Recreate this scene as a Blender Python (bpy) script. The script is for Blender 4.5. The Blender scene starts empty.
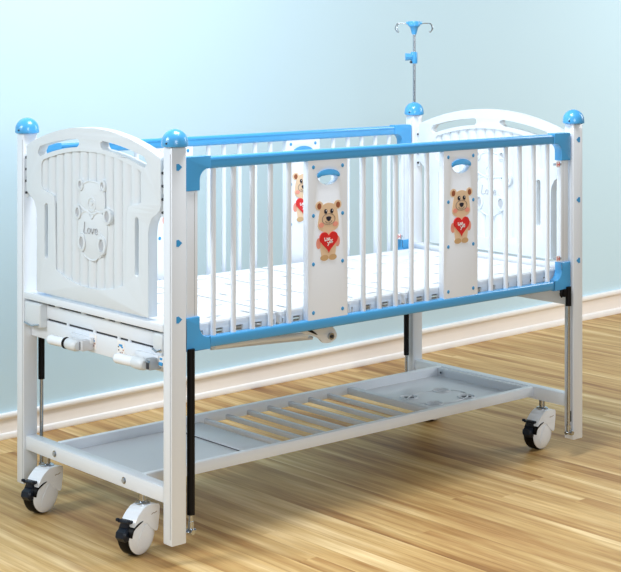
import bpy, bmesh, math, random
from mathutils import Vector, Matrix
from mathutils.geometry import tessellate_polygon
random.seed(7)
SC = bpy.context.scene
COL = SC.collection
PI = math.pi
L, W, H = 1.876, 0.861, 1.200        # bed between post centres, post height
FZ = -0.063                          # floor level (posts hang a little above the floor)

# ------------------------------------------------------------------ materials
def mat(name, col, rough=.5, metal=0., spec=.5, coat=0., bump=None, vary=None):
    m = bpy.data.materials.new(name); m.use_nodes = True
    nt = m.node_tree; b = nt.nodes['Principled BSDF']
    b.inputs['Base Color'].default_value = (*col, 1)
    b.inputs['Roughness'].default_value = rough
    b.inputs['Metallic'].default_value = metal
    b.inputs['Specular IOR Level'].default_value = spec
    b.inputs['Coat Weight'].default_value = coat
    tc = nt.nodes.new('ShaderNodeTexCoord')
    if vary:
        n = nt.nodes.new('ShaderNodeTexNoise'); n.inputs['Scale'].default_value = vary[0]
        n.inputs['Detail'].default_value = 3
        nt.links.new(tc.outputs['Object'], n.inputs['Vector'])
        r = nt.nodes.new('ShaderNodeMix'); r.data_type = 'RGBA'
        r.inputs['A'].default_value = (*col, 1)
        r.inputs['B'].default_value = (*[c * vary[1] for c in col], 1)
        nt.links.new(n.outputs['Fac'], r.inputs['Factor'])
        nt.links.new(r.outputs['Result'], b.inputs['Base Color'])
    if bump:
        n = nt.nodes.new('ShaderNodeTexNoise'); n.inputs['Scale'].default_value = bump[0]
        nt.links.new(tc.outputs['Object'], n.inputs['Vector'])
        bp = nt.nodes.new('ShaderNodeBump'); bp.inputs['Strength'].default_value = bump[1]
        bp.inputs['Distance'].default_value = .001
        nt.links.new(n.outputs['Fac'], bp.inputs['Height'])
        nt.links.new(bp.outputs['Normal'], b.inputs['Normal'])
    return m

M = {}
M['metal'] = mat('white_powder_coat', (.80, .865, .94), .32, vary=(3, .97), coat=.3)
M['abs'] = mat('white_moulded_plastic', (.70, .765, .815), .38, vary=(2, .98))
M['plat'] = mat('white_platform_plastic', (.84, .87, .90), .35)
M['panel'] = mat('glossy_white_panel', (.86, .92, 1.0), .22, coat=.3)
M['tray'] = mat('pale_grey_steel', (.64, .68, .735), .35, vary=(4, .95), coat=.2)
M['blue'] = mat('sky_blue_plastic', (.07, .38, .76), .3, coat=.4, vary=(5, .95))
M['bluestick'] = mat('blue_sticker', (.04, .33, .70), .4)
M['black'] = mat('black_rubber', (.002, .002, .003), .5, spec=.2)
M['navy'] = mat('dark_pedal_plastic', (.006, .011, .022), .4, spec=.35)
M['chrome'] = mat('chrome', (.45, .49, .54), .22, metal=1)
M['greym'] = mat('grey_metal_and_slot_shade', (.42, .46, .50), .35, metal=.4)  # bracket metal; also colours the shade sheet below the platform slots
M['dark'] = mat('dark_gap', (.03, .035, .045), .7)
M['slot'] = mat('grey_slot_inside', (.45, .48, .52), .6)
M['tan'] = mat('bear_tan', (.82, .60, .40), .5)
M['tan2'] = mat('bear_foot_tan', (.62, .40, .20), .5)
M['brown'] = mat('bear_ear_brown', (.33, .10, .04), .5)
M['ink'] = mat('bear_black_ink', (.012, .012, .03), .4)
M['line'] = mat('bear_grey_line', (.28, .22, .18), .5)
M['red'] = mat('heart_red', (.72, .02, .02), .4)
M['pink'] = mat('bear_pink', (.86, .34, .26), .5)
M['white'] = mat('white_ink', (.9, .9, .9), .4)
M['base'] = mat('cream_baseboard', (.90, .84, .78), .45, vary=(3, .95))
M['baselip'] = mat('white_baseboard_lip', (.93, .93, .93), .45)

def wall_mat():
    m = mat('pale_cyan_wall', (.585, .79, .90), .85, spec=.2, vary=(.6, .96), bump=(60, .05))
    return m
M['wall'] = wall_mat()

def floor_mat():
    m = bpy.data.materials.new('oak_floor'); m.use_nodes = True
    nt = m.node_tree; N = nt.nodes; K = nt.links; b = N['Principled BSDF']
    b.inputs['Roughness'].default_value = .42
    b.inputs['Specular IOR Level'].default_value = .12
    tc = N.new('ShaderNodeTexCoord')
    sep = N.new('ShaderNodeSeparateXYZ'); K.new(tc.outputs['Object'], sep.inputs[0])
    # strips run along Y, each about 7 cm wide
    def math_(op, a, bb=None):
        n = N.new('ShaderNodeMath'); n.operation = op
        for i, v in enumerate((a, bb)):
            if v is None: continue
            if isinstance(v, (int, float)): n.inputs[i].default_value = v
            else: K.new(v, n.inputs[i])
        return n.outputs[0]
    xs = math_('DIVIDE', sep.outputs['X'], .074)
    idx = math_('FLOOR', xs)
    wn = N.new('ShaderNodeTexWhiteNoise'); wn.noise_dimensions = '1D'; K.new(idx, wn.inputs['W'])
    yo = math_('ADD', math_('DIVIDE', sep.outputs['Y'], 7.0), math_('MULTIPLY', wn.outputs['Value'], 7.3))
    idy = math_('FLOOR', yo)
    cmb = N.new('ShaderNodeCombineXYZ'); K.new(idx, cmb.inputs[0]); K.new(idy, cmb.inputs[1])
    wn2 = N.new('ShaderNodeTexWhiteNoise'); wn2.noise_dimensions = '2D'; K.new(cmb.outputs[0], wn2.inputs['Vector'])
    # long grain
    def grain(sx, sy, detail, rough, off):
        mp = N.new('ShaderNodeMapping'); K.new(tc.outputs['Object'], mp.inputs[0])
        mp.inputs['Scale'].default_value = (sx, sy, 1)
        ad = N.new('ShaderNodeVectorMath'); ad.operation = 'MULTIPLY_ADD'
        K.new(wn2.outputs['Color'], ad.inputs[0]); ad.inputs[1].default_value = (off, off, off)
        K.new(mp.outputs[0], ad.inputs[2])
        n = N.new('ShaderNodeTexNoise'); K.new(ad.outputs[0], n.inputs['Vector'])
        n.inputs['Scale'].default_value = 1; n.inputs['Detail'].default_value = detail
        n.inputs['Roughness'].default_value = rough
        return n.outputs['Fac']
    g1 = grain(12, .9, 5, .6, 5)
    g2 = grain(55, 1.6, 4, .6, 2)
    g3 = grain(9, .8, 3, .5, 9)
    r1 = N.new('ShaderNodeValToRGB'); K.new(g1, r1.inputs[0])
    e = r1.color_ramp.elements
    e[0].position = .28; e[0].color = (.25, .115, .04, 1)
    e[1].position = .70; e[1].color = (.83, .66, .37, 1)
    x = e.new(.40); x.color = (.45, .265, .10, 1)
    x = e.new(.54); x.color = (.62, .435, .19, 1)
    r2 = N.new('ShaderNodeValToRGB'); K.new(g2, r2.inputs[0])
    e = r2.color_ramp.elements
    e[0].position = .3; e[0].color = (.80, .73, .66, 1)
    e[1].position = .65; e[1].color = (1.06, 1.06, 1.06, 1)
    mx = N.new('ShaderNodeMix'); mx.data_type = 'RGBA'; mx.blend_type = 'MULTIPLY'
    mx.inputs['Factor'].default_value = 1
    K.new(r1.outputs[0], mx.inputs['A']); K.new(r2.outputs[0], mx.inputs['B'])
    # knots / dark streaks
    r3 = N.new('ShaderNodeValToRGB'); K.new(g3, r3.inputs[0])
    e = r3.color_ramp.elements
    e[0].position = .27; e[0].color = (.50, .36, .25, 1)
    e[1].position = .38; e[1].color = (1, 1, 1, 1)
    mx2 = N.new('ShaderNodeMix'); mx2.data_type = 'RGBA'; mx2.blend_type = 'MULTIPLY'
    mx2.inputs['Factor'].default_value = .8
    K.new(mx.outputs['Result'], mx2.inputs['A']); K.new(r3.outputs[0], mx2.inputs['B'])
    # board tone
    r4 = N.new('ShaderNodeValToRGB'); K.new(wn2.outputs['Value'], r4.inputs[0])
    e = r4.color_ramp.elements
    e[0].color = (.92, .89, .85, 1); e[1].color = (1.05, 1.05, 1.06, 1)
    mx3 = N.new('ShaderNodeMix'); mx3.data_type = 'RGBA'; mx3.blend_type = 'MULTIPLY'
    mx3.inputs['Factor'].default_value = .8
    K.new(mx2.outputs['Result'], mx3.inputs['A']); K.new(r4.outputs[0], mx3.inputs['B'])
    fx = math_('FRACT', xs); edge = math_('LESS_THAN', math_('MINIMUM', fx, math_('SUBTRACT', 1, fx)), .012)
    mx4 = N.new('ShaderNodeMix'); mx4.data_type = 'RGBA'; mx4.blend_type = 'MULTIPLY'
    K.new(math_('MULTIPLY', edge, .4), mx4.inputs['Factor'])
    K.new(mx3.outputs['Result'], mx4.inputs['A']); mx4.inputs['B'].default_value = (.45, .32, .2, 1)
    K.new(mx4.outputs['Result'], b.inputs['Base Color'])
    bp = N.new('ShaderNodeBump'); bp.inputs['Strength'].default_value = .08; bp.inputs['Distance'].default_value = .001
    K.new(g2, bp.inputs['Height']); K.new(bp.outputs['Normal'], b.inputs['Normal'])
    return m
M['floor'] = floor_mat()

# ------------------------------------------------------------------ mesh builder
class MB:
    def __init__(s): s.bm = bmesh.new(); s.mats = []
    def mi(s, m):
        if m not in s.mats: s.mats.append(m)
        return s.mats.index(m)
    def _add(s, verts, faces, m, smooth=False, xf=None):
        i = s.mi(m)
        vs = [s.bm.verts.new(xf @ Vector(v) if xf else Vector(v)) for v in verts]
        out = []
        for f in faces:
            try: fc = s.bm.faces.new([vs[k] for k in f])
            except ValueError: continue
            fc.material_index = i; fc.smooth = smooth; out.append(fc)
        return vs, out
    def box(s, x0, x1, y0, y1, z0, z1, m, bev=0., seg=2, xf=None):
        v = [(x, y, z) for x in (x0, x1) for y in (y0, y1) for z in (z0, z1)]
        f = [(0, 1, 3, 2), (4, 6, 7, 5), (0, 4, 5, 1), (2, 3, 7, 6), (0, 2, 6, 4), (1, 5, 7, 3)]
        vs, fs = s._add(v, f, m, xf=xf)
        if bev:
            ed = list({e for q in fs for e in q.edges})
            r = bmesh.ops.bevel(s.bm, geom=ed, offset=bev, segments=seg, affect='EDGES', profile=.5)
            for q in r['faces']: q.material_index = s.mi(m); q.smooth = True
        return s
    def cyl(s, a, b, r, m, r2=None, seg=24, cap=True):
        a, b = Vector(a), Vector(b); d = (b - a); q = d.to_track_quat('Z', 'Y'); h = d.length
        r2 = r if r2 is None else r2
        return s.lathe([(0, 0), (r, 0), (r2, h), (0, h)] if cap else [(r, 0), (r2, h)], a, m, q, seg)
    def lathe(s, prof, o, m, q=None, seg=32, smooth=True):
        o = Vector(o); rings = []; i = s.mi(m)
        for r, z in prof:
            if r < 1e-7: ps = [Vector((0, 0, z))]
            else: ps = [Vector((r * math.cos(2 * PI * k / seg), r * math.sin(2 * PI * k / seg), z)) for k in range(seg)]
            rings.append([s.bm.verts.new(o + (q @ p if q else p)) for p in ps])
        for A, B in zip(rings, rings[1:]):
            for k in range(seg):
                if len(A) == 1 and len(B) == 1: continue
                if len(A) == 1: vs = (A[0], B[k], B[(k + 1) % seg])
                elif len(B) == 1: vs = (A[k], A[(k + 1) % seg], B[0])
                else: vs = (A[k], A[(k + 1) % seg], B[(k + 1) % seg], B[k])
                f = s.bm.faces.new(vs); f.material_index = i; f.smooth = smooth
        return s
    def tube(s, pts, r, m, seg=10, closed=False, flat=None):
        """tube along points; flat=(axis vector, factor) squashes the section along an axis"""
        P = [Vector(p) for p in pts]; n = len(P); rings = []; i = s.mi(m); up = None
        for k in range(n):
            if closed: t = (P[(k + 1) % n] - P[k - 1])
            else: t = P[min(k + 1, n - 1)] - P[max(k - 1, 0)]
            t.normalize()
            if up is None: up = t.orthogonal().normalized()
            up = (up - t * up.dot(t)).normalized(); w = t.cross(up)
            ring = []
            for j in range(seg):
                a = 2 * PI * j / seg; d = (up * math.cos(a) + w * math.sin(a)) * r
                if flat: ax = flat[0]; d = d - ax * d.dot(ax) * (1 - flat[1])
                ring.append(s.bm.verts.new(P[k] + d))
            rings.append(ring)
        pr = list(zip(rings, rings[1:])) + ([(rings[-1], rings[0])] if closed else [])
        for A, B in pr:
            off = 0
            if closed and A is rings[-1]:
                off = min(range(seg), key=lambda o: (A[0].co - B[o].co).length)
            for j in range(seg):
                f = s.bm.faces.new((A[j], A[(j + 1) % seg], B[(j + 1 + off) % seg], B[(j + off) % seg]))
                f.material_index = i; f.smooth = True
        if not closed:
            for R_ in (rings[0][::-1], rings[-1]):
                f = s.bm.faces.new(R_); f.material_index = i
        return s
    def plate(s, outer, holes, d0, d1, fn, m, bev=0., seg=2):
        """2-D outline (with holes) swept from depth d0 to d1; fn(u, v, d) -> xyz"""
        loops = [outer] + list(holes); i = s.mi(m)
        tris = tessellate_polygon([[Vector((u, v, 0)) for u, v in lp] for lp in loops])
        flat = [p for lp in loops for p in lp]
        A = [s.bm.verts.new(Vector(fn(u, v, d0))) for u, v in flat]
        B = [s.bm.verts.new(Vector(fn(u, v, d1))) for u, v in flat]
        fs = []; rim = []
        for t in tris:
            if len(set(t)) < 3: continue
            try:
                fs.append(s.bm.faces.new([A[k] for k in t])); fs.append(s.bm.faces.new([B[k] for k in reversed(t)]))
            except ValueError: pass
        o = 0
        for lp in loops:
            n = len(lp)
            for k in range(n):
                a, b = o + k, o + (k + 1) % n
                f = s.bm.faces.new((A[a], A[b], B[b], B[a])); f.smooth = True; fs.append(f)
                for P, Q in ((A[a], A[b]), (B[a], B[b])):
                    e = s.bm.edges.get((P, Q))
                    if e: rim.append(e)
            o += n
        for f in fs: f.material_index = i
        if bev:
            r = bmesh.ops.bevel(s.bm, geom=rim, offset=bev, segments=seg, affect='EDGES', profile=.5, clamp_overlap=True)
            for q in r['faces']: q.material_index = i; q.smooth = True
        return s
    def mesh(s, name):
        bmesh.ops.recalc_face_normals(s.bm, faces=s.bm.faces[:])
        me = bpy.data.meshes.new(name); s.bm.to_mesh(me); s.bm.free()
        for m in s.mats: me.materials.append(M[m])
        me.set_sharp_from_angle(angle=math.radians(38))
        return me
    def build(s, name, parent=None, loc=None, label=None):
        me = s.mesh(name)
        if loc is not None: me.transform(Matrix.Translation(-Vector(loc)))
        o = bpy.data.objects.new(name, me); COL.objects.link(o)
        if loc is not None: o.location = loc
        if parent is not None: par(o, parent)
        if label: o['label'] = label
        return o

def wloc(o):
    v = Vector(o.location)
    while o.parent: o = o.parent; v += Vector(o.location)
    return v
def par(o, p):
    o.location = Vector(o.location) - wloc(p); o.parent = p
def dup(o, loc, parent, label=None):
    """copy one mesh object (world location loc) with its children"""
    c = o.copy(); COL.objects.link(c); w0 = wloc(o)
    c.parent = None; c.location = Vector(loc); par(c, parent)
    if label: c['label'] = label
    for ch in [k for k in o.children]:
        d = ch.copy(); COL.objects.link(d); d.parent = c
    return c
def tag(o, label, cat, group=None):
    o['label'] = label; o['category'] = cat
    if group: o['group'] = group
def structure(o): o['kind'] = 'structure'; return o
def arc(cx, cy, rx, ry, a0, a1, n):
    return [(cx + rx * math.cos(math.radians(a0 + (a1 - a0) * k / n)), cy + ry * math.sin(math.radians(a0 + (a1 - a0) * k / n))) for k in range(n + 1)]
def ell(cx, cy, rx, ry, n=24): return arc(cx, cy, rx, ry, 0, 360, n)[:-1]
def rrect(x0, x1, y0, y1, r, n=5):
    return arc(x1 - r, y1 - r, r, r, 0, 90, n) + arc(x0 + r, y1 - r, r, r, 90, 180, n) + arc(x0 + r, y0 + r, r, r, 180, 270, n) + arc(x1 - r, y0 + r, r, r, 270, 360, n)
def spline(pts, n=6, closed=False):
    out = []; N_ = len(pts); rng = N_ if closed else N_ - 1
    for k in range(rng):
        g = lambda j: pts[j % N_] if closed else pts[max(0, min(N_ - 1, j))]
        p0, p1, p2, p3 = g(k - 1), g(k), g(k + 1), g(k + 2)
        for j in range(n):
            t = j / n
            out.append(tuple(.5 * ((2 * b) + (-a + c) * t + (2 * a - 5 * b + 4 * c - d) * t * t + (-a + 3 * b - 3 * c + d) * t ** 3) for a, b, c, d in zip(p0, p1, p2, p3)))
    if not closed: out.append(tuple(pts[-1]))
    return out

# ------------------------------------------------------------------ setting
b = MB(); b.box(-4, 9, -5.5, 2.10, FZ - .1, FZ, 'floor'); structure(b.build('floor'))
WROT = math.atan(.0333); WY = 1.627          # the wall runs almost parallel to the bed
b = MB(); b.box(-3.9, 9, 0, .10, FZ, 3.0, 'wall'); o = structure(b.build('wall_back')); o.location = (0, WY, 0); o.rotation_euler.z = WROT
# moulded baseboard: profile (distance out of the wall, height 0..1); it grows a little taller to the right
prof = [(.0, 1.0), (.014, 1.0), (.018, .985), (.020, .95), (.019, .86), (.015, .81), (.008, .79), (.006, .74), (.008, .55), (.011, .36), (.014, .25),
        (.018, .235), (.023, .22), (.025, .18), (.025, .03), (.023, .0), (.0, .0)]
b = MB(); R0 = []; xa, xb = -3.9, 9
def bh(x): return .100 + (x - .338) * .0084
for x in (xa, xb): R0.append([b.bm.verts.new((x, -d, FZ + h * bh(x))) for d, h in prof])
for k in range(len(prof) - 1):
    f = b.bm.faces.new((R0[0][k], R0[0][k + 1], R0[1][k + 1], R0[1][k])); f.smooth = True
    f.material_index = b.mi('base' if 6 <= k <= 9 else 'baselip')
for R_ in R0: b.bm.faces.new(R_).material_index = b.mi('baselip')
o = structure(b.build('baseboard_back')); o.location = (0, WY - .0002, 0); o.rotation_euler.z = WROT

# ------------------------------------------------------------------ the bed
crib = bpy.data.objects.new('hospital_crib', None); COL.objects.link(crib)
crib.location = (L / 2, W / 2, FZ); crib.empty_display_size = .2
tag(crib, 'white and blue children hospital crib on four casters with bear picture side rails', 'hospital bed')

HX, HY = .0275, .0225
# posts > cap, arrow stickers
def post(cx, cy, arrow):
    b = MB(); b.box(cx - HX, cx + HX, cy - HY, cy + HY, 0, H, 'metal', bev=.004, seg=2)
    # shallow channel line along both end faces, near the outer edge
    for sx in (-1, 1):
        b.box(cx + sx * (HX + .0002) - .0006, cx + sx * (HX + .0002) + .0006, cy - .0165, cy - .0145, .02, H - .02, 'slot')
    o = b.build('post', crib, (cx, cy, 0))
    d = MB()
    pr = [(0, 0), (.036, 0), (.0405, .002), (.0415, .006), (.0405, .014)] + [(.0405 * math.cos(a), .014 + .040 * math.sin(a)) for a in [k * PI / 2 / 9 for k in range(1, 9)]] + [(0.006, .0535), (.005, .0515), (0, .0512)]
    d.lathe(pr, (cx, cy, H + .0005), 'blue')
    d.cyl((cx - .041, cy - .012, H + .012), (cx - .0365, cy - .0105, H + .013), .003, 'dark', seg=12)
    d.build('cap', o, (cx, cy, H))
    if arrow:
        for z in (1.14, .911, .680):
            a = MB(); s = arrow * 1.2
            out = [(-.009, .008), (-.009, -.008), (-.002, -.009), (.009, 0), (-.002, .009)]
            a.plate([(cx + s * u, z + v * 1.2) for u, v in out], [], cy - HY - .0008, cy - HY - .0001, lambda u, v, d: (u, d, v), 'bluestick')
            a.build('arrow_sticker', o, (cx, cy - HY, z))
    return o
post(0, 0, 1); post(L, 0, -1); post(0, W, 0); post(L, W, 0)

# head and foot boards
YC = W / 2
def board(xc, name, xdir):
    b = MB()
    top = lambda v: 1.240 - .076 * (v / .392) ** 2
    right = [(.327, .672), (.327, .93), (.331, .955), (.345, .978), (.372, .995), (.388, 1.008), (.392, 1.022), (.392, top(.392) - .008), (.386, top(.386))]
    arch = [(v, top(v)) for v in [.38 - .76 * k / 36 for k in range(1, 36)]]
    outer = right + arch + [(-u, v) for u, v in reversed(right)]
    rtop = lambda v: 1.162 - .043 * (v / .285) ** 2
    rh = [(.204, .76), (.212, .985), (.220, 1.003), (.236, 1.010), (.270, 1.014), (.288, 1.022), (.296, 1.036), (.296, 1.100), (.292, 1.112), (.280, 1.121)]
    rarch = [(v, rtop(v)) for v in [.27 - .54 * k / 26 for k in range(0, 27)]]
    bot = [(v, .722 + .036 * (abs(v) / .2) ** 2.2) for v in [-.192 + .384 * k / 20 for k in range(21)]]
    rec = rh + rarch + [(-u, v) for u, v in reversed(rh)] + bot
    def tslot(s):
        lo = lambda v: 1.176 - .048 * (v / .31) ** 2
        hi = lambda v: 1.203 - .038 * (v / .30) ** 2
        vs = [.075 + (.305 - .075) * k / 12 for k in range(13)]
        p = [(v, lo(v)) for v in vs] + [(.317, (lo(.317) + hi(.317)) / 2 - .006), (.319, (lo(.317) + hi(.317)) / 2 + .003)] + [(v, hi(v)) for v in reversed(vs)] + [(.064, 1.196), (.062, 1.188), (.066, 1.179)]
        return [(s * u, v) for u, v in p]
    holes = [rec, tslot(1), tslot(-1)] + [rrect(s * .265 - .0105, s * .265 + .0105, .79, .975, .0104, 6) for s in (1, -1)]
    fn = lambda u, v, d: (xc + d, YC + u, v)
    b.plate(outer, holes, -.017, .017, fn, 'abs', bev=.0045, seg=3)
    # fluted infill
    sp = .049; nu = 16 * 12
    us = [-.300 + .600 * k / nu for k in range(nu + 1)]
    def lim(u):
        a = abs(u)
        t = rtop(min(a, .285)) + .006
        if a <= .200: lo = .722 + .036 * (a / .2) ** 2.2 - .006
        elif a <= .206: lo = .75
        else: lo = 1.004 if a > .218 else .98
        return lo, t
    rows = 10
    F = []; Bk = []
    for u in us:
        lo, t = lim(u); ph = ((u + sp / 2) / sp) % 1.0
        dpt = .0005 + .0125 * math.sqrt(max(0, 1 - (2 * ph - 1) ** 2))
        F.append([b.bm.verts.new(fn(u, lo + (t - lo) * j / rows, -dpt)) for j in range(rows + 1)])
        Bk.append([b.bm.verts.new(fn(u, lo + (t - lo) * j / rows, dpt)) for j in range(rows + 1)])
    mi = b.mi('abs')
    for k in range(nu):
        for j in range(rows):
            for S in (F, Bk):
                f = b.bm.faces.new((S[k][j], S[k + 1][j], S[k + 1][j + 1], S[k][j + 1])); f.material_index = mi; f.smooth = True
        for j in (0, rows):
            f = b.bm.faces.new((F[k][j], F[k + 1][j], Bk[k + 1][j], Bk[k][j])); f.material_index = mi
    for k in (0, nu):
        for j in range(rows):
            f = b.bm.faces.new((F[k][j], F[k][j + 1], Bk[k][j + 1], Bk[k][j])); f.material_index = mi
    o = b.build(name, crib, (xc, YC, .672))
    # hinge clips with dark screws at both sides
    for s in (1, -1):
        c = MB()
        yy = YC + s * .399
        for z0, z1 in ((1.055, 1.13), (.985, 1.045)):
            c.box(xc - .010, xc + .006, yy - .006, yy + .009, z0, z1, 'abs', bev=.002)
        for z in (1.00, 1.04, 1.08, 1.12):
            c.cyl((xc - .0155, yy + .001, z), (xc - .011, yy + .001, z), .0042, 'dark', seg=12)
        c.build('board_clip', o, (xc, yy, 1.05))
    # raised teddy bear, facing -X
    r = MB(); ax = Vector((1, 0, 0)); X0 = -.0125
    g = lambda pts, dx=X0: [(xc + dx, y, z) for y, z in pts]
    def ring(cy, cz, ry, rz, t, a0=0, a1=360, n=28, off=-.002):
        if abs(a1 - a0) >= 360: r.tube(g(ell(cy, cz, ry, rz, n), X0 + off), t, 'abs', 8, True, (ax, .8))
        else: r.tube(g(arc(cy, cz, ry, rz, a0, a1, n), X0 + off), t, 'abs', 8, False, (ax, .8))
    head = spline([(.430, 1.067), (.380, 1.062), (.352, 1.040), (.346, 1.005), (.352, .975), (.385, .970), (.421, .962), (.462, .972), (.492, .990), (.498, 1.018), (.486, 1.045), (.462, 1.060)], 5, True)
    body = spline([(.462, .968), (.500, .945), (.508, .905), (.500, .862), (.470, .828), (.424, .812), (.385, .822), (.345, .850), (.333, .895), (.340, .940), (.372, .968), (.421, .975)], 5, True)
    for sh, e_ in ((head, .0008), (body, 0)):
        r.plate(sh, [], X0 - .0018 - e_, X0 + .0085 + e_, lambda u, v, d: (xc + d, u, v), 'abs', bev=.001)
    r.tube(g(body, X0 - .0015), .0028, 'abs', 8, True, (ax, .9)); r.tube(g(head, X0 - .002), .0032, 'abs', 8, True, (ax, .9))
    for cy, cz, ry, rz in ((.486, 1.052, .017, .020), (.357, 1.056, .017, .020), (.502, .962, .019, .023), (.330, .962, .023, .027), (.478, .865, .021, .030), (.362, .866, .024, .031)):
        r.plate(ell(cy, cz, ry, rz, 28), [ell(cy, cz, ry * .55, rz * .62, 20)], X0 - .0065, X0 + .008, lambda u, v, d: (xc + d, u, v), 'abs', bev=.0015)
        r.plate(ell(cy, cz, ry * .56, rz * .63, 20), [], X0 - .0030, X0 + .004, lambda u, v, d: (xc + d, u, v), 'slot')
    ring(.421, .992, .022, .022, .0030, off=-.003); r.plate(ell(.421, .997, .008, .007, 14), [], X0 - .006, X0, lambda u, v, d: (xc + d, u, v), 'abs', bev=.001)
    ring(.421, .991, .010, .010, .0016, 200, 340, 10)
    for y in (.398, .446): ring(y, 1.022, .005, .004, .0020, 0, 180, 8)
    r.tube(g([(.448, .972), (.421, .945), (.394, .972)], X0 - .003), .0020, 'abs', 8, False, (ax, .9))
    r.tube(g(spline([(.372, .905), (.352, .880), (.345, .850), (.370, .835), (.398, .812)], 5), X0 - .003), .0020, 'abs', 8)
    ro = r.build('bear_relief', o, (xc + X0, .421, .94), 'raised teddy bear outline moulded on the fluted board, reading Love')
    t = MB(); XT = X0 - .0034
    def ls(pts, u0):
        t.tube([(xc + XT, .424 - (u0 + a), .898 + c) for a, c in spline(pts, 4)], .0013, 'slot', 6)
    ls([(.004, .036), (.002, .018), (0, .001), (.010, 0), (.016, .001)], -.042)
    ls([(.008, .018), (.001, .013), (.001, .004), (.008, 0), (.015, .005), (.015, .014), (.008, .018)], -.021)
    ls([(0, .018), (.004, .008), (.007, 0), (.011, .008), (.017, .019)], .000)
    ls([(.001, .009), (.014, .010), (.012, .018), (.006, .018), (.001, .010), (.003, .002), (.010, 0), (.016, .004)], .021)
    t.build('raised_lettering', o, (xc + XT, .424, .91))
    return o
hb = board(-.008, 'headboard', 1)
fb = board(L + .006, 'footboard', 1)

# side rails
def bear_sticker(x0, yface, parent):
    b = MB()
    S = lambda a, q: (x0 + (a - 145) * .000500, .890 + (300 - (q + .0 * (a - 150))) * .000403)
    lay = [0]
    def put(pts, m, holes=()):
        lay[0] += 1; k = lay[0]
        b.plate([S(*p) for p in pts], [[S(*p) for p in h] for h in holes], yface - .0004 - .00022 * k, yface - .0001, lambda u, v, d: (u, d, v), m)
    E_ = lambda a, q, ra, rq, n=22: ell(a, q, ra, rq, n)
    put(E_(62, 380, 22, 44), 'pink'); put(E_(226, 375, 22, 44), 'pink')
    put(E_(66, 75, 33, 37), 'tan'); put(E_(228, 75, 33, 37), 'tan')
    put(E_(66, 78, 18, 25), 'brown'); put(E_(230, 78, 18, 25), 'brown')
    put(spline([(145, 55), (200, 75), (222, 125), (232, 190), (235, 245), (205, 280), (145, 290), (85, 280), (55, 245), (58, 190), (70, 125), (92, 75)], 5, True), 'tan')
    put(spline([(145, 270), (195, 300), (212, 380), (208, 450), (195, 500), (145, 510), (95, 500), (80, 450), (76, 380), (95, 300)], 5, True), 'tan')
    put(E_(110, 500, 34, 24), 'tan2'); put(E_(182, 500, 34, 24), 'tan2')
    put(E_(82, 232, 22, 20), 'pink'); put(E_(205, 232, 22, 20), 'pink')
    put(E_(145, 188, 58, 46, 30), 'line', (E_(145, 188, 54.5, 42.5, 30),))
    put(arc(145, 188, 34, 34, 25, 155, 14) + arc(145, 188, 30, 30, 155, 25, 14), 'line')
    put(E_(119, 124, 13, 19), 'ink'); put(E_(172, 124, 13, 19), 'ink'); put(spline([(125, 172), (145, 166), (166, 172), (160, 192), (145, 205), (130, 192)], 4, True), 'ink')
    put(E_(122, 118, 3.5, 5), 'white'); put(E_(175, 118, 3.5, 5), 'white')
    h = []
    for k in range(40):
        t = 2 * PI * k / 40
        h.append((145 + 4.9 * 16 * math.sin(t) ** 3, 362 - 5.9 * (13 * math.cos(t) - 5 * math.cos(2 * t) - 2 * math.cos(3 * t) - math.cos(4 * t))))
    put(h, 'red')
    # the white scribble on the heart
    def stroke(pts, w=4):
        p = spline(pts, 4); L_ = []; R_ = []
        for k in range(len(p)):
            a, c = p[max(0, k - 1)], p[min(len(p) - 1, k + 1)]; dx, dy = c[0] - a[0], c[1] - a[1]; n = math.hypot(dx, dy) or 1
            L_.append((p[k][0] - dy / n * w, p[k][1] + dx / n * w)); R_.append((p[k][0] + dy / n * w, p[k][1] - dx / n * w))
        lay[0] = 24; put(L_ + R_[::-1], 'white')
    stroke([(104, 335), (108, 362), (118, 358)], 3)
    stroke([(122, 340), (132, 352), (124, 364), (118, 352)], 3)
    stroke([(134, 338), (142, 362), (150, 336)], 3)
    stroke([(128, 372), (142, 384), (152, 366)], 3)
    stroke([(142, 384), (132, 404)], 3)
    stroke([(156, 352), (170, 384)], 3); stroke([(174, 354), (152, 384)], 3); stroke([(152, 366), (178, 374)], 3)
    b.build('bear_sticker', parent, (x0, yface, .89), 'brown teddy bear holding a red heart')

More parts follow.
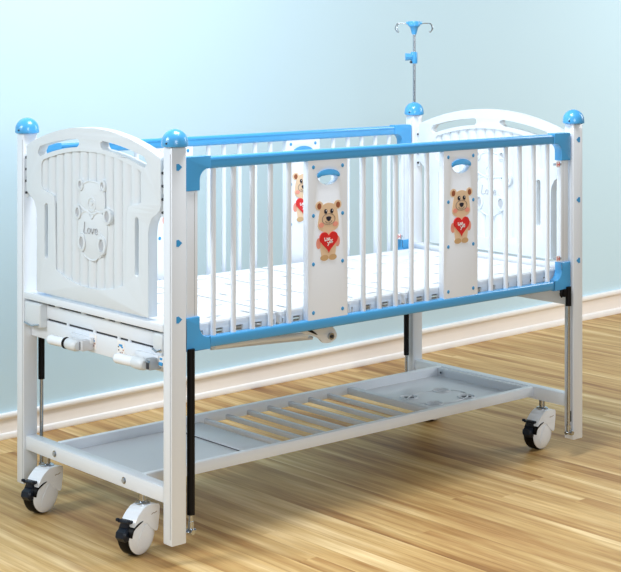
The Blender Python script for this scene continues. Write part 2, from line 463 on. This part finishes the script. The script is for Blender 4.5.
def rail(yc, name_lbl, out):
    b = MB(); x0, x1 = .036, L - .036; dz = -.003 if out else -.009
    t0, t1, b0, b1 = 1.131 + dz, 1.168 + dz, .578, .612
    b.box(x0 + .02, x1 - .02, yc - .015, yc + .015, t0, t1, 'blue', bev=.007, seg=3)
    b.box(x0 + .02, x1 - .02, yc - .015, yc + .015, b0, b1, 'blue', bev=.007, seg=3)
    b.box(x0 + .03, x1 - .03, yc - .0165, yc + .0165, t1 - .011, t1 - .009, 'blue')
    r = b.build('side_rail', crib, (L / 2, yc, .578), name_lbl)
    # white end uprights
    for a, c in ((x0 + .002, x0 + .046), (x1 - .046, x1 - .002)):
        u = MB(); u.box(a, c, yc - .011, yc + .011, b1 - .01, t0 + .01, 'metal', bev=.003)
        u.box(a + (.030 if a < 1 else .010), a + (.032 if a < 1 else .012), yc - .0116, yc - .0108, b1 + .07, t0 - .07, 'slot')
        u.build('rail_upright', r, ((a + c) / 2, yc, b1))
    # blue corner sleeves
    def corner(s, top):
        xe = x0 - .003 if s > 0 else x1 + .003
        pts = [(0, 0), (.100, 0), (.100, -.036)] + [(.094 - .034 + .034 * 0, -.036)] if False else None
        rr = .035
        p = [(.006, 0), (.094, 0), (.094, -.038)] + [(.052 + rr - rr * math.sin(a), -.038 - rr + rr * math.cos(a)) for a in [k * PI / 2 / 8 for k in range(9)]] + [(.052, -.104), (0, -.104), (0, -.006)]
        if top: q = [(xe + s * u, t1 + .003 + v) for u, v in p]
        else: q = [(xe + s * u, b0 - .003 - v) for u, v in p]
        c = MB(); c.plate(q, [], yc - .0175, yc + .0175, lambda u, v, d: (u, d, v), 'blue', bev=.004, seg=3)
        c.build('corner_sleeve', r, (xe, yc, t1 if top else b0))
    for s in (1, -1):
        for top in (1, 0): corner(s, top)
    # small red and white warning labels by the far sleeves
    for zc in (1.050, .694):
        c = MB(); xx = x1 - .066
        c.box(xx - .009, xx + .009, yc - .0135, yc - .0115, zc - .010, zc + .012, 'white')
        for q in (-.0075, .0055): c.box(xx + q, xx + q + .0025, yc - .0142, yc - .0135, zc - .007, zc + .009, 'red')
        c.box(xx - .002, xx + .003, yc - .0142, yc - .0135, zc - .002, zc + .002, 'red')
        c.box(xx - .009, xx + .022, yc - .0115, yc + .003, zc - .004, zc + .004, 'greym')
        c.build('latch', r, (xx, yc, zc), 'small latch with red and white warning label')
    # bars
    xs = [.149, .228, .304, .378, .455, .782, .856, .932, 1.009, 1.085, 1.414, 1.495, 1.571, 1.649, 1.727]
    first = None
    for x in xs:
        if first is None:
            c = MB(); c.cyl((x, yc, b1 - .004), (x, yc, t0 + .004), .0088, 'metal', seg=16)
            first = c.build('bar', r, (x, yc, b1))
        else: dup(first, (x, yc, b1), r)
    # picture panels
    for xc in (.614, 1.245):
        h_ = .0865
        hole = [(xc - .047, 1.088)] + [(xc - .047, 1.080)] + arc(xc, 1.078, .046, .030, 180, 360, 14) + [(xc + .047, 1.088)] + arc(xc, 1.086, .044, .010, 10, 170, 8)
        c = MB(); c.plate(rrect(xc - h_, xc + h_, b1 - .003, t0 + .003, .004, 3), [hole], yc - .012, yc + .012, lambda u, v, d: (u, d, v), 'panel', bev=.0012)
        c.build('picture_panel', r, (xc, yc, b1))
        c = MB(); grip = arc(xc, 1.078, .049, .021, 0, 180, 14) + [(xc - .046, 1.072), (xc - .030, 1.078), (xc, 1.080), (xc + .030, 1.078), (xc + .046, 1.072)]
        c.plate(grip, [], yc - .0165, yc + .0150, lambda u, v, d: (u, d, v), 'blue', bev=.002)
        c.build('handle_grip', r, (xc, yc, 1.08))
        for z in (1.108, .950, .792, .634):
            for dx in (-.064, .064):
                q = MB(); q.lathe([(0, -.0018), (.004, -.0016), (.0066, 0)], (xc + dx, yc - .0121, z), 'bluestick', Vector((0, 1, 0)).to_track_quat('Z', 'X'), 14)
                q.build('rivet', r, (xc + dx, yc - .012, z))
        bear_sticker(xc, yc - .0121, r)
    return r
rf = rail(.004, 'sky blue front side rail', 1)
rb = rail(W, 'sky blue rear side rail', 0)

# slide struts beside every post: chrome rod, black sleeve
def strut(cx, cy, s, zb, dy, zt=.585, r=.011):
    x = cx + s * .049; cy = cy + dy
    b = MB(); b.cyl((x, cy, zb), (x, cy, zt), r, 'black', seg=20)
    o = b.build('strut_sleeve', crib, (x, cy, zb))
    c = MB(); c.cyl((x, cy, .036), (x, cy, zb + .002), .0065, 'chrome', seg=16)
    c.cyl((x, cy, .028), (x, cy, .062), .0088, 'chrome', seg=16)
    c.cyl((cx + s * (HX - .002), cy, .032), (x + s * .016, cy, .032), .0065, 'chrome', seg=14)
    c.cyl((x - s * .004, cy - .018, .032), (x - s * .004, cy + .010, .032), .0085, 'chrome', seg=6)
    c.build('strut_rod', o, (x, cy, .03))
    return o
strut(0, 0, 1, .082, -.0155, r=.0122); strut(0, W, 1, .35, -.013); strut(L, W, -1, .19, -.003)
o = strut(L, 0, -1, .512, -.0155)
b = MB(); b.box(L - .078, L - .058, -.020, .004, .548, .578, 'black', bev=.003); b.tube([(L - .080, -.012, .575), (L - .092, -.012, .562), (L - .084, -.012, .548)], .004, 'black'); b.build('release_lever', o, (L - .07, 0, .55))
# pale guide channel on the near right post
for cx, s in ((L, -1),):
    b = MB(); b.box(cx + s * .033 - .005, cx + s * .033 + .005, -.012, .010, .05, .575, 'tray', bev=.002); b.box(cx + s * .033 - .003, cx + s * .033 + .003, -.0135, -.0118, .07, .11, 'dark')
    b.build('guide_channel', crib, (cx, .012, .05))

# bed frame ends, under the boards
def end_frame(xc, s):
    b = MB(); y0, y1 = HY + .001, W - HY - .001
    b.box(xc - .028, xc + .028, y0, y1, .638, .662, 'metal', bev=.003)
    xo = xc + s * .010
    b.box(xo - .008, xo + .016, y0, y1, .580, .624, 'metal', bev=.002)
    b.box(xo - .008, xo + .016, y0, y1, .508, .573, 'metal', bev=.002)
    for y in (.24, .30, .44, .60): b.box(xo - .0075, xo, y, y + .012, .572, .581, 'metal'); b.box(xo - .0075, xo, y + .06, y + .085, .623, .639, 'metal')
    b.box(xo - .002, xo + .012, y0 + .001, y1 - .001, .510, .640, 'dark')  # dark core paints the shadow under the ledge and in the groove
    return b.build('end_frame', crib, (xc, YC, .52))
ef = end_frame(0, 1); end_frame(L, -1)
# corner brackets at the head end
for y0, y1, z0 in ((.735, .836, .548), (.030, .080, .572)):
    b = MB(); b.box(-.026, .026, y0, y1, z0, .630, 'abs', bev=.006, seg=3)
    b.tube([(-.028, y0 + .004, z0 + .012), (-.030, (y0 + y1) / 2, z0 + .004), (-.028, y1 - .004, z0 + .010)], .003, 'chrome')
    b.build('corner_bracket', crib, (0, (y0 + y1) / 2, z0))
# cranks
def crank(yb, ringed):
    zc = .535; x = -.040
    b = MB(); b.box(-.042, .002, yb, yb + .024, zc - .018, zc + .018, 'tray' if ringed else 'greym', bev=.004)
    b.box(-.0435, -.020, yb + (.012 if ringed else .005), yb + (.015 if ringed else .018), zc - .014, zc + .012, 'dark')
    b.box(-.014, .000, yb - .004, yb + .120, zc + .004, zc + .024, 'metal', bev=.003)
    if not ringed: b.box(-.046, -.042, yb + .002, yb + .022, zc + .006, zc + .012, 'chrome')
    o = b.build('crank', crib, (0, yb, zc))
    q = Vector((0, 1, 0)).to_track_quat('Z', 'X')
    c = MB(); c.lathe([(0, 0), (.013, .001), (.018, .006), (.0195, .018), (.0195, .050), (.018, .060), (0, .063)], (x - .002, yb + .024, zc - .003), 'abs', q, 24)
    c.build('crank_arm', o, (x, yb + .05, zc))
    c = MB(); q = Vector((-.08, 1, 0)).normalized().to_track_quat('Z', 'X')
    if ringed: c.lathe([(0, 0), (.0160, 0), (.0190, .002), (.0190, .006), (.0160, .007), (0, .007)], (x - .006, yb + .086, zc - .002), 'black', q, 24)
    c.lathe([(0, 0), (.0155, 0), (.0160, .01), (.0165, .078), (.0150, .085), (.009, .090), (0, .091)], (x - .006, yb + .0935 if ringed else yb + .080, zc - .002), 'panel', q, 24)
    c.build('crank_handle', o, (x, yb + .14, zc))
crank(.447, True); crank(.070, False)
# printed instruction stickers
for y, z in ((.452, .541), (.290, .544)):
    b = MB(); x = .0015
    b.box(x - .0005, x + .0008, y - .020, y + .020, z - .020, z + .026, 'white')
    b.box(x - .0012, x - .0004, y - .008, y + .011, z + .008, z + .015, 'bluestick'); b.box(x - .0012, x - .0004, y - .012, y - .002, z + .004, z + .009, 'bluestick')
    for dy, dz in ((.012, -.004), (.003, -.012), (-.007, -.010), (-.013, -.002), (.014, .006)):
        b.box(x - .0012, x - .0004, y + dy - .0022, y + dy + .0022, z + dz - .0022, z + dz + .0022, 'ink' if dy > 0 else 'brown')
    b.build('instruction_sticker', crib, (x, y, z))
b = MB(); b.box(-.020, .004, .030, .055, .530, .562, 'white', bev=.002); b.box(-.024, -.019, .034, .052, .534, .545, 'bluestick', bev=.002); b.box(-.022, -.019, .036, .048, .552, .558, 'bluestick'); b.build('end_clip', crib, (-.01, .04, .53), 'small white clip with blue tabs')

# mattress platform: four moulded panels
def platform(x0, x1):
    b = MB(); y0, y1 = .030, .815; z0, z1 = .598, .645
    holes = []
    w = x1 - x0; n = max(2, round(w / .15))
    for i in range(n):
        xc = x0 + w * (i + .5) / n
        for j, yc in enumerate([y0 + (y1 - y0) * (k + .5) / 5 for k in range(5)]):
            if (i + j) % 2: holes.append(rrect(xc - .028, xc + .028, yc - .008, yc + .008, .007, 3))
            else: holes.append(rrect(xc - .008, xc + .008, yc - .028, yc + .028, .006, 3))
    b.plate(rrect(x0, x1, y0, y1, .012, 3), holes, z1 - .010, z1, lambda u, v, d: (u, v, d), 'plat', bev=.002)
    # shallow raised border
    b.box(x0 + .02, x1 - .02, y0 + .004, y0 + .020, z1 - .002, z1 + .004, 'plat', bev=.002)
    # side skirts, toothed
    m_ = max(2, round(w / .078)); p = w / m_
    for yy in (y0, y1 - .008):
        b.box(x0 + .004, x1 - .004, yy + .0005, yy + .0075, z1 - .020, z1 - .0102, 'plat')
        b.box(x0 + .004, x1 - .004, yy, yy + .008, z0, z0 + .010, 'plat')
        for k in range(m_):
            b.box(x0 + p * k + p * .22, x0 + p * k + p * .78, yy, yy + .008, z0 + .009, z1 - .0195, 'plat')
    for xx in (x0 + .003, x1 - .009): b.box(xx, xx + .006, y0, y1, z0 + .01, z1 - .008, 'plat')
    b.box(x0 + .012, x1 - .012, y0 + .02, y1 - .02, z1 - .030, z1 - .026, 'greym')  # grey sheet added under the slots, its colour stands in for their shade
    return b.build('platform_panel', crib, ((x0 + x1) / 2, YC, z0))
for a, c in ((.035, .426), (.438, .730), (.742, .990), (1.002, 1.826)): platform(a, c)
b = MB()
for y in (.10, .76): b.box(.03, L - .03, y - .015, y + .015, .562, .596, 'metal', bev=.003)
for x in (.43, .735, .995): b.box(x - .015, x + .015, .11, .75, .565, .594, 'metal', bev=.003)
b.build('bed_frame', crib, (L / 2, YC, .565))
# lifting linkage below
b = MB()
b.tube([(.30, .20, .528), (.50, .20, .522), (.70, .20, .512)], .011, 'metal', 14)
b.tube([(.32, .24, .512), (.76, .24, .490)], .006, 'tray', 10)
pl = spline([(.60, .566), (.70, .570), (.79, .540), (.82, .515), (.825, .492), (.80, .478), (.765, .480), (.74, .500), (.70, .515), (.66, .530)], 4, True)
b.plate(pl, [], .185, .193, lambda u, v, d: (u, d, v), 'metal', bev=.0015)
b.cyl((.795, .176, .500), (.795, .26, .500), .012, 'chrome', seg=20); b.cyl((.795, .172, .500), (.795, .177, .500), .006, 'dark', seg=6)
b.plate(spline([(.635, .566), (.665, .566), (.70, .538), (.735, .512), (.70, .526), (.66, .545)], 3, True), [], .181, .185, lambda u, v, d: (u, d, v), 'black')
b.build('lifting_linkage', crib, (.56, .2, .5))

# bottom end beams
def low_beam(xc, s):
    b = MB(); b.box(xc - .020, xc + .020, HY + .0005, W - HY - .0005, .119, .168, 'metal', bev=.004)
    o = b.build('lower_beam', crib, (xc, YC, .119))
    for y in (.651, .242):
        q = MB(); xo = xc - .0195
        q.cyl((xo + .001, y, .143), (xo - .002, y, .143), .011, 'chrome', seg=20)
        q.cyl((xo - .002, y, .143), (xo - .006, y, .143), .007, 'greym', seg=6)
        q.build('bolt', o, (xo, y, .143))
    return o
low_beam(0, 1); low_beam(L, -1)

# storage tray
b = MB(); TY0, TY1 = .182, .700; TX0, TX1 = .021, L - .021
b.box(TX0, TX1, TY0, TY0 + .022, .130, .168, 'metal', bev=.003)
b.box(TX0, TX1, TY1 - .022, TY1, .130, .168, 'metal', bev=.003)
tray = b.build('storage_tray', crib, (L / 2, YC, .130))
b = MB(); b.box(TX0, TX0 + .020, TY0 + .022, TY1 - .022, .130, .160, 'metal', bev=.002); b.build('tray_end', tray, (TX0, YC, .13))
b = MB(); b.box(TX1 - .028, TX1 - .008, TY0 + .022, TY1 - .022, .130, .166, 'tray', bev=.002)
b.cyl((TX1 - .030, TY1 - .05, .150), (TX1 - .034, TY1 - .05, .150), .008, 'greym', seg=8); b.cyl((TX1 - .036, TY1 - .05, .150), (TX1 - .030, TY1 - .05, .150), .004, 'dark', seg=8)
b.build('tray_end', tray, (TX1, YC, .13))
b = MB(); b.box(1.325, 1.355, TY0 + .022, TY1 - .022, .132, .158, 'tray', bev=.002); b.build('cross_member', tray, (1.34, YC, .13))
def pan(x0, x1, feats):
    b = MB()
    holes = [ell(x, y, .020, .020, 20) for x, y, k in feats if k == 'ring']
    b.plate([(x0, TY0 + .02), (x1, TY0 + .02), (x1, TY1 - .02), (x0, TY1 - .02)], holes, .131, .134, lambda u, v, d: (u, v, d), 'tray')
    for x, y, k in feats:
        if k == 'ring':
            b.tube([(x + .034 * math.cos(a), y + .034 * math.sin(a), .1345) for a in [2 * PI * j / 28 for j in range(28)]], .004, 'tray', 8, True)
            b.lathe([(.020, .134), (.020, .122), (0, .122)], (x, y, 0), 'greym', None, 20)
        else:
            b.tube([(x + k * math.cos(a), y + k * .7 * math.sin(a), .134) for a in [2 * PI * j / 40 for j in range(40)]], .0035, 'tray', 8, True)
    return b.build('tray_pan', tray, ((x0 + x1) / 2, YC, .13))
pan(1.345, TX1 - .01, [(1.463, .337, 'ring'), (1.463, .473, 'ring'), (1.640, .337, 'ring'), (1.640, .473, 'ring'), (1.552, .405, .135)])
pan(TX0 + .01, .585, [(.33, .44, .05)])
b = MB(); b.box(.485, .605, TY0 + .022, TY1 - .022, .135, .142, 'tray', bev=.002); b.box(.484, .4875, TY0 + .03, TY1 - .03, .134, .1365, 'dark'); b.build('cross_member', tray, (.55, YC, .13))
first = None
for x in (.632, .730, .830, .928, 1.030, 1.130, 1.228):
    if first is None:
        b = MB(); b.box(x - .008, x + .008, TY0 + .018, TY1 - .018, .132, .150, 'tray', bev=.003)
        first = b.build('tray_slat', tray, (x, YC, .134))
    else: dup(first, (x, YC, .134), tray)

# casters
def caster(sx, sy, ang):
    z0 = .119; R = .064; wz = FZ + R + .0005; cx = -.030
    st = MB(); st.cyl((0, 0, .086), (0, 0, z0), .0115, 'chrome', seg=20)
    st.lathe([(0, .086), (.024, .086), (.024, .090), (.018, .094), (0, .094)], (0, 0, 0), 'chrome', None, 24)
    hub = st.build('caster', None, (0, 0, z0))
    yv = Vector((0, 1, 0)).to_track_quat('Z', 'X')
    w = MB(); w.lathe([(0, -.022), (R - .012, -.022), (R - .004, -.020), (R, -.014), (R, .018), (R - .004, .024), (R - .012, .026), (0, .026)], (cx, 0, wz), 'black', yv, 40)
    wo = w.build('wheel', None, (cx, 0, wz))
    c = MB()
    for s in (-1, 1):
        ys = -.0225 if s < 0 else .0265; k_ = 1 if s < 0 else .72
        q = Vector((0, s, 0)).to_track_quat('Z', 'X')
        c.lathe([(0, .014 * k_), (.020, .0135 * k_), (.040, .011 * k_), (.054 * k_, .006), (.0600 * k_, .001), (.0595 * k_, -.003), (0, -.003)], (cx, ys, wz), 'panel', q, 40)
    hood = [(cx + .058, wz), (cx + .066, wz + .03), (.040, .062), (.034, .083), (-.020, .088), (-.050, .076), (-.072, .056), (-.080, .036), (-.070, .028), (-.052, .036), (-.036, .040), (-.018, .034), (.000, .016)]
    c.plate(spline(hood, 3, True), [], -.036, .020, lambda u, v, d: (u, d, v), 'panel', bev=.005, seg=3)
    # dark curl between hood and disc
    c.plate(spline([(cx - .062, wz + .006), (cx - .054, wz + .026), (cx - .036, wz + .036), (cx - .010, wz + .046), (cx - .030, wz + .044), (cx - .052, wz + .034), (cx - .062, wz + .022)], 4, True), [], -.0378, -.020, lambda u, v, d: (u, d, v), 'black')
    # swirl ridge over the disc
    c.tube([(cx + .046 * math.cos(a) * t, -.0225 - (.0138 - .004 * t * t), wz + .046 * math.sin(a) * t) for a, t in [(math.radians(230 - 170 * k / 14), .95 - .5 * math.sin(PI * k / 14)) for k in range(15)]], .0022, 'panel', 8)
    c.tube([(.000, -.0362, .058), (.008, -.0362, .061), (.014, -.0362, .059), (.026, -.0362, .062)], .0011, 'line', 6)
    co = c.build('caster_hood', None, (0, 0, .06))
    p = MB()
    p.box(-.092, -.066, -.026, .024, .046, .055, 'navy', bev=.004)
    p.box(-.096, -.086, -.030, -.018, .050, .060, 'navy', bev=.003); p.box(-.096, -.086, .016, .028, .050, .060, 'navy', bev=.003)
    p.box(-.088, -.070, -.016, .016, .016, .050, 'navy', bev=.005)
    p.lathe([(0, -.022), (.014, -.021), (.020, -.015), (.020, .015), (.014, .021), (0, .022)], (-.092, -.002, .012), 'navy', yv, 7)
    po = p.build('brake_pedal', None, (-.08, 0, .03))
    T = Matrix.Rotation(ang, 4, 'Z')
    for q in (wo, co, po):
        q.parent = hub; q.location = Vector(q.location) - Vector((0, 0, z0))
    hub.rotation_euler.z = ang
    hub.location = Vector((sx, sy, z0)) - wloc(crib); hub.parent = crib
    return hub
h0 = caster(-.005, .163, math.radians(15))
def cdup(sx, sy, ang):
    c = h0.copy(); COL.objects.link(c); c.location = Vector((sx, sy, .119)) - wloc(crib); c.rotation_euler.z = ang
    for ch in list(h0.children):
        d = ch.copy(); COL.objects.link(d); d.parent = c
cdup(-.006, .722, math.radians(16)); cdup(L - .010, .148, math.radians(6)); cdup(L, .730, math.radians(5))

# ------------------------------------------------------------------ drip pole
iv = bpy.data.objects.new('drip_pole', None); COL.objects.link(iv); px, py = L, W; zb = H + .0525
iv.location = (px, py, zb); tag(iv, 'thin chrome drip pole with blue hook head standing on the rear right post cap', 'drip pole')
b = MB(); b.cyl((px, py, zb), (px, py, 1.562), .0058, 'chrome', seg=16); b.cyl((px, py, 1.44), (px, py, 1.552), .0048, 'chrome', seg=16); b.build('pole', iv, (px, py, zb))
b = MB(); b.lathe([(0, 1.541), (.0095, 1.541), (.0115, 1.548), (.017, 1.570), (.026, 1.578), (.027, 1.590), (.024, 1.597), (0, 1.599)], (px, py, 0), 'blue', None, 24)
rx = Vector((.755, -.656, 0)); ry = Vector((.656, .755, 0))
fr = lambda a, c, z: tuple(Vector((px, py, z)) + rx * a + ry * c)
for s in (-1, 1): b.cyl(fr(s * .020, 0, 1.588), fr(s * .034, 0, 1.590), .006, 'blue', seg=10)
b.build('hook_head', iv, (px, py, 1.57))
for s in (-1, 1):
    b = MB()
    b.tube([fr(*q) for q in spline([(s * .028, 0, 1.588), (s * .064, .004, 1.588), (s * .074, .006, 1.583), (s * .080, .008, 1.566), (s * .068, .010, 1.550), (s * .064, .008, 1.556)], 5)], .0020, 'chrome', 8)
    b.tube([fr(*q) for q in spline([(s * .060, 0, 1.588), (s * .070, -.012, 1.582), (s * .074, -.020, 1.566), (s * .070, -.024, 1.556)], 5)], .0020, 'chrome', 8)
    b.build('hook', iv, fr(s * .06, 0, 1.588))
b = MB(); b.lathe([(0, 1.418), (.013, 1.418), (.0145, 1.424), (.0145, 1.462), (.013, 1.467), (0, 1.467)], (px, py, 0), 'blue', None, 20)
b.build('height_clamp', iv, (px, py, 1.44))
b = MB(); b.cyl(fr(-.010, -.004, 1.446), fr(-.038, -.006, 1.446), .014, 'blue', seg=8, r2=.016); b.cyl(fr(-.012, -.008, 1.424), fr(-.016, -.016, 1.424), .005, 'dark', seg=10)
b.build('clamp_knob', iv, fr(-.02, 0, 1.446))

# ------------------------------------------------------------------ light
def area(name, loc, target, size, power, col=(1, 1, 1), sy=None):
    l = bpy.data.lights.new(name, 'AREA'); l.energy = power; l.size = size; l.color = col
    if sy: l.shape = 'RECTANGLE'; l.size_y = sy
    o = bpy.data.objects.new(name, l); COL.objects.link(o); o.location = loc
    o.rotation_euler = (Vector(target) - Vector(loc)).to_track_quat('-Z', 'Y').to_euler()
    return o
area('softbox_overhead', (.5, -.1, 3.3), (.9, .4, 0), 1.1, 90, (.98, .99, 1))
area('softbox_left', (-2.7, .9, 2.3), (-.1, -.1, .7), .9, 15, (.97, .985, 1)).data.spread = math.radians(82)
area('added_fill_front', (-2.0, -4.6, 2.1), (.9, 0, .4), 1.6, 82, (.94, .97, 1))  # added fill, whitens the front faces against warm floor bounce
area('softbox_right', (5.6, -1.2, 2.6), (5.0, 1.69, 1.3), 2.0, 105, (1, .99, .97))
w = bpy.data.worlds.new('studio'); SC.world = w; w.use_nodes = True
w.node_tree.nodes['Background'].inputs[0].default_value = (.90, .95, 1, 1)
w.node_tree.nodes['Background'].inputs[1].default_value = .24

# ------------------------------------------------------------------ camera
cam = bpy.data.cameras.new('camera'); co = bpy.data.objects.new('camera', cam); COL.objects.link(co)
cam.sensor_fit = 'HORIZONTAL'; cam.sensor_width = 36; cam.lens = 1550 / 621 * 36
cam.shift_x = 0; cam.shift_y = -(286 - 35.08) / 621
co.location = (-2.76840389, -3.80559163, 1.53838912)
co.rotation_euler = (PI / 2, 0, .854542616 - PI / 2)
cam.clip_end = 100
SC.camera = co
SC.view_settings.view_transform = 'Standard'; SC.view_settings.look = 'None'
SC.view_settings.gamma = 1; SC.view_settings.use_curve_mapping = False
SC.view_settings.exposure = 0.0
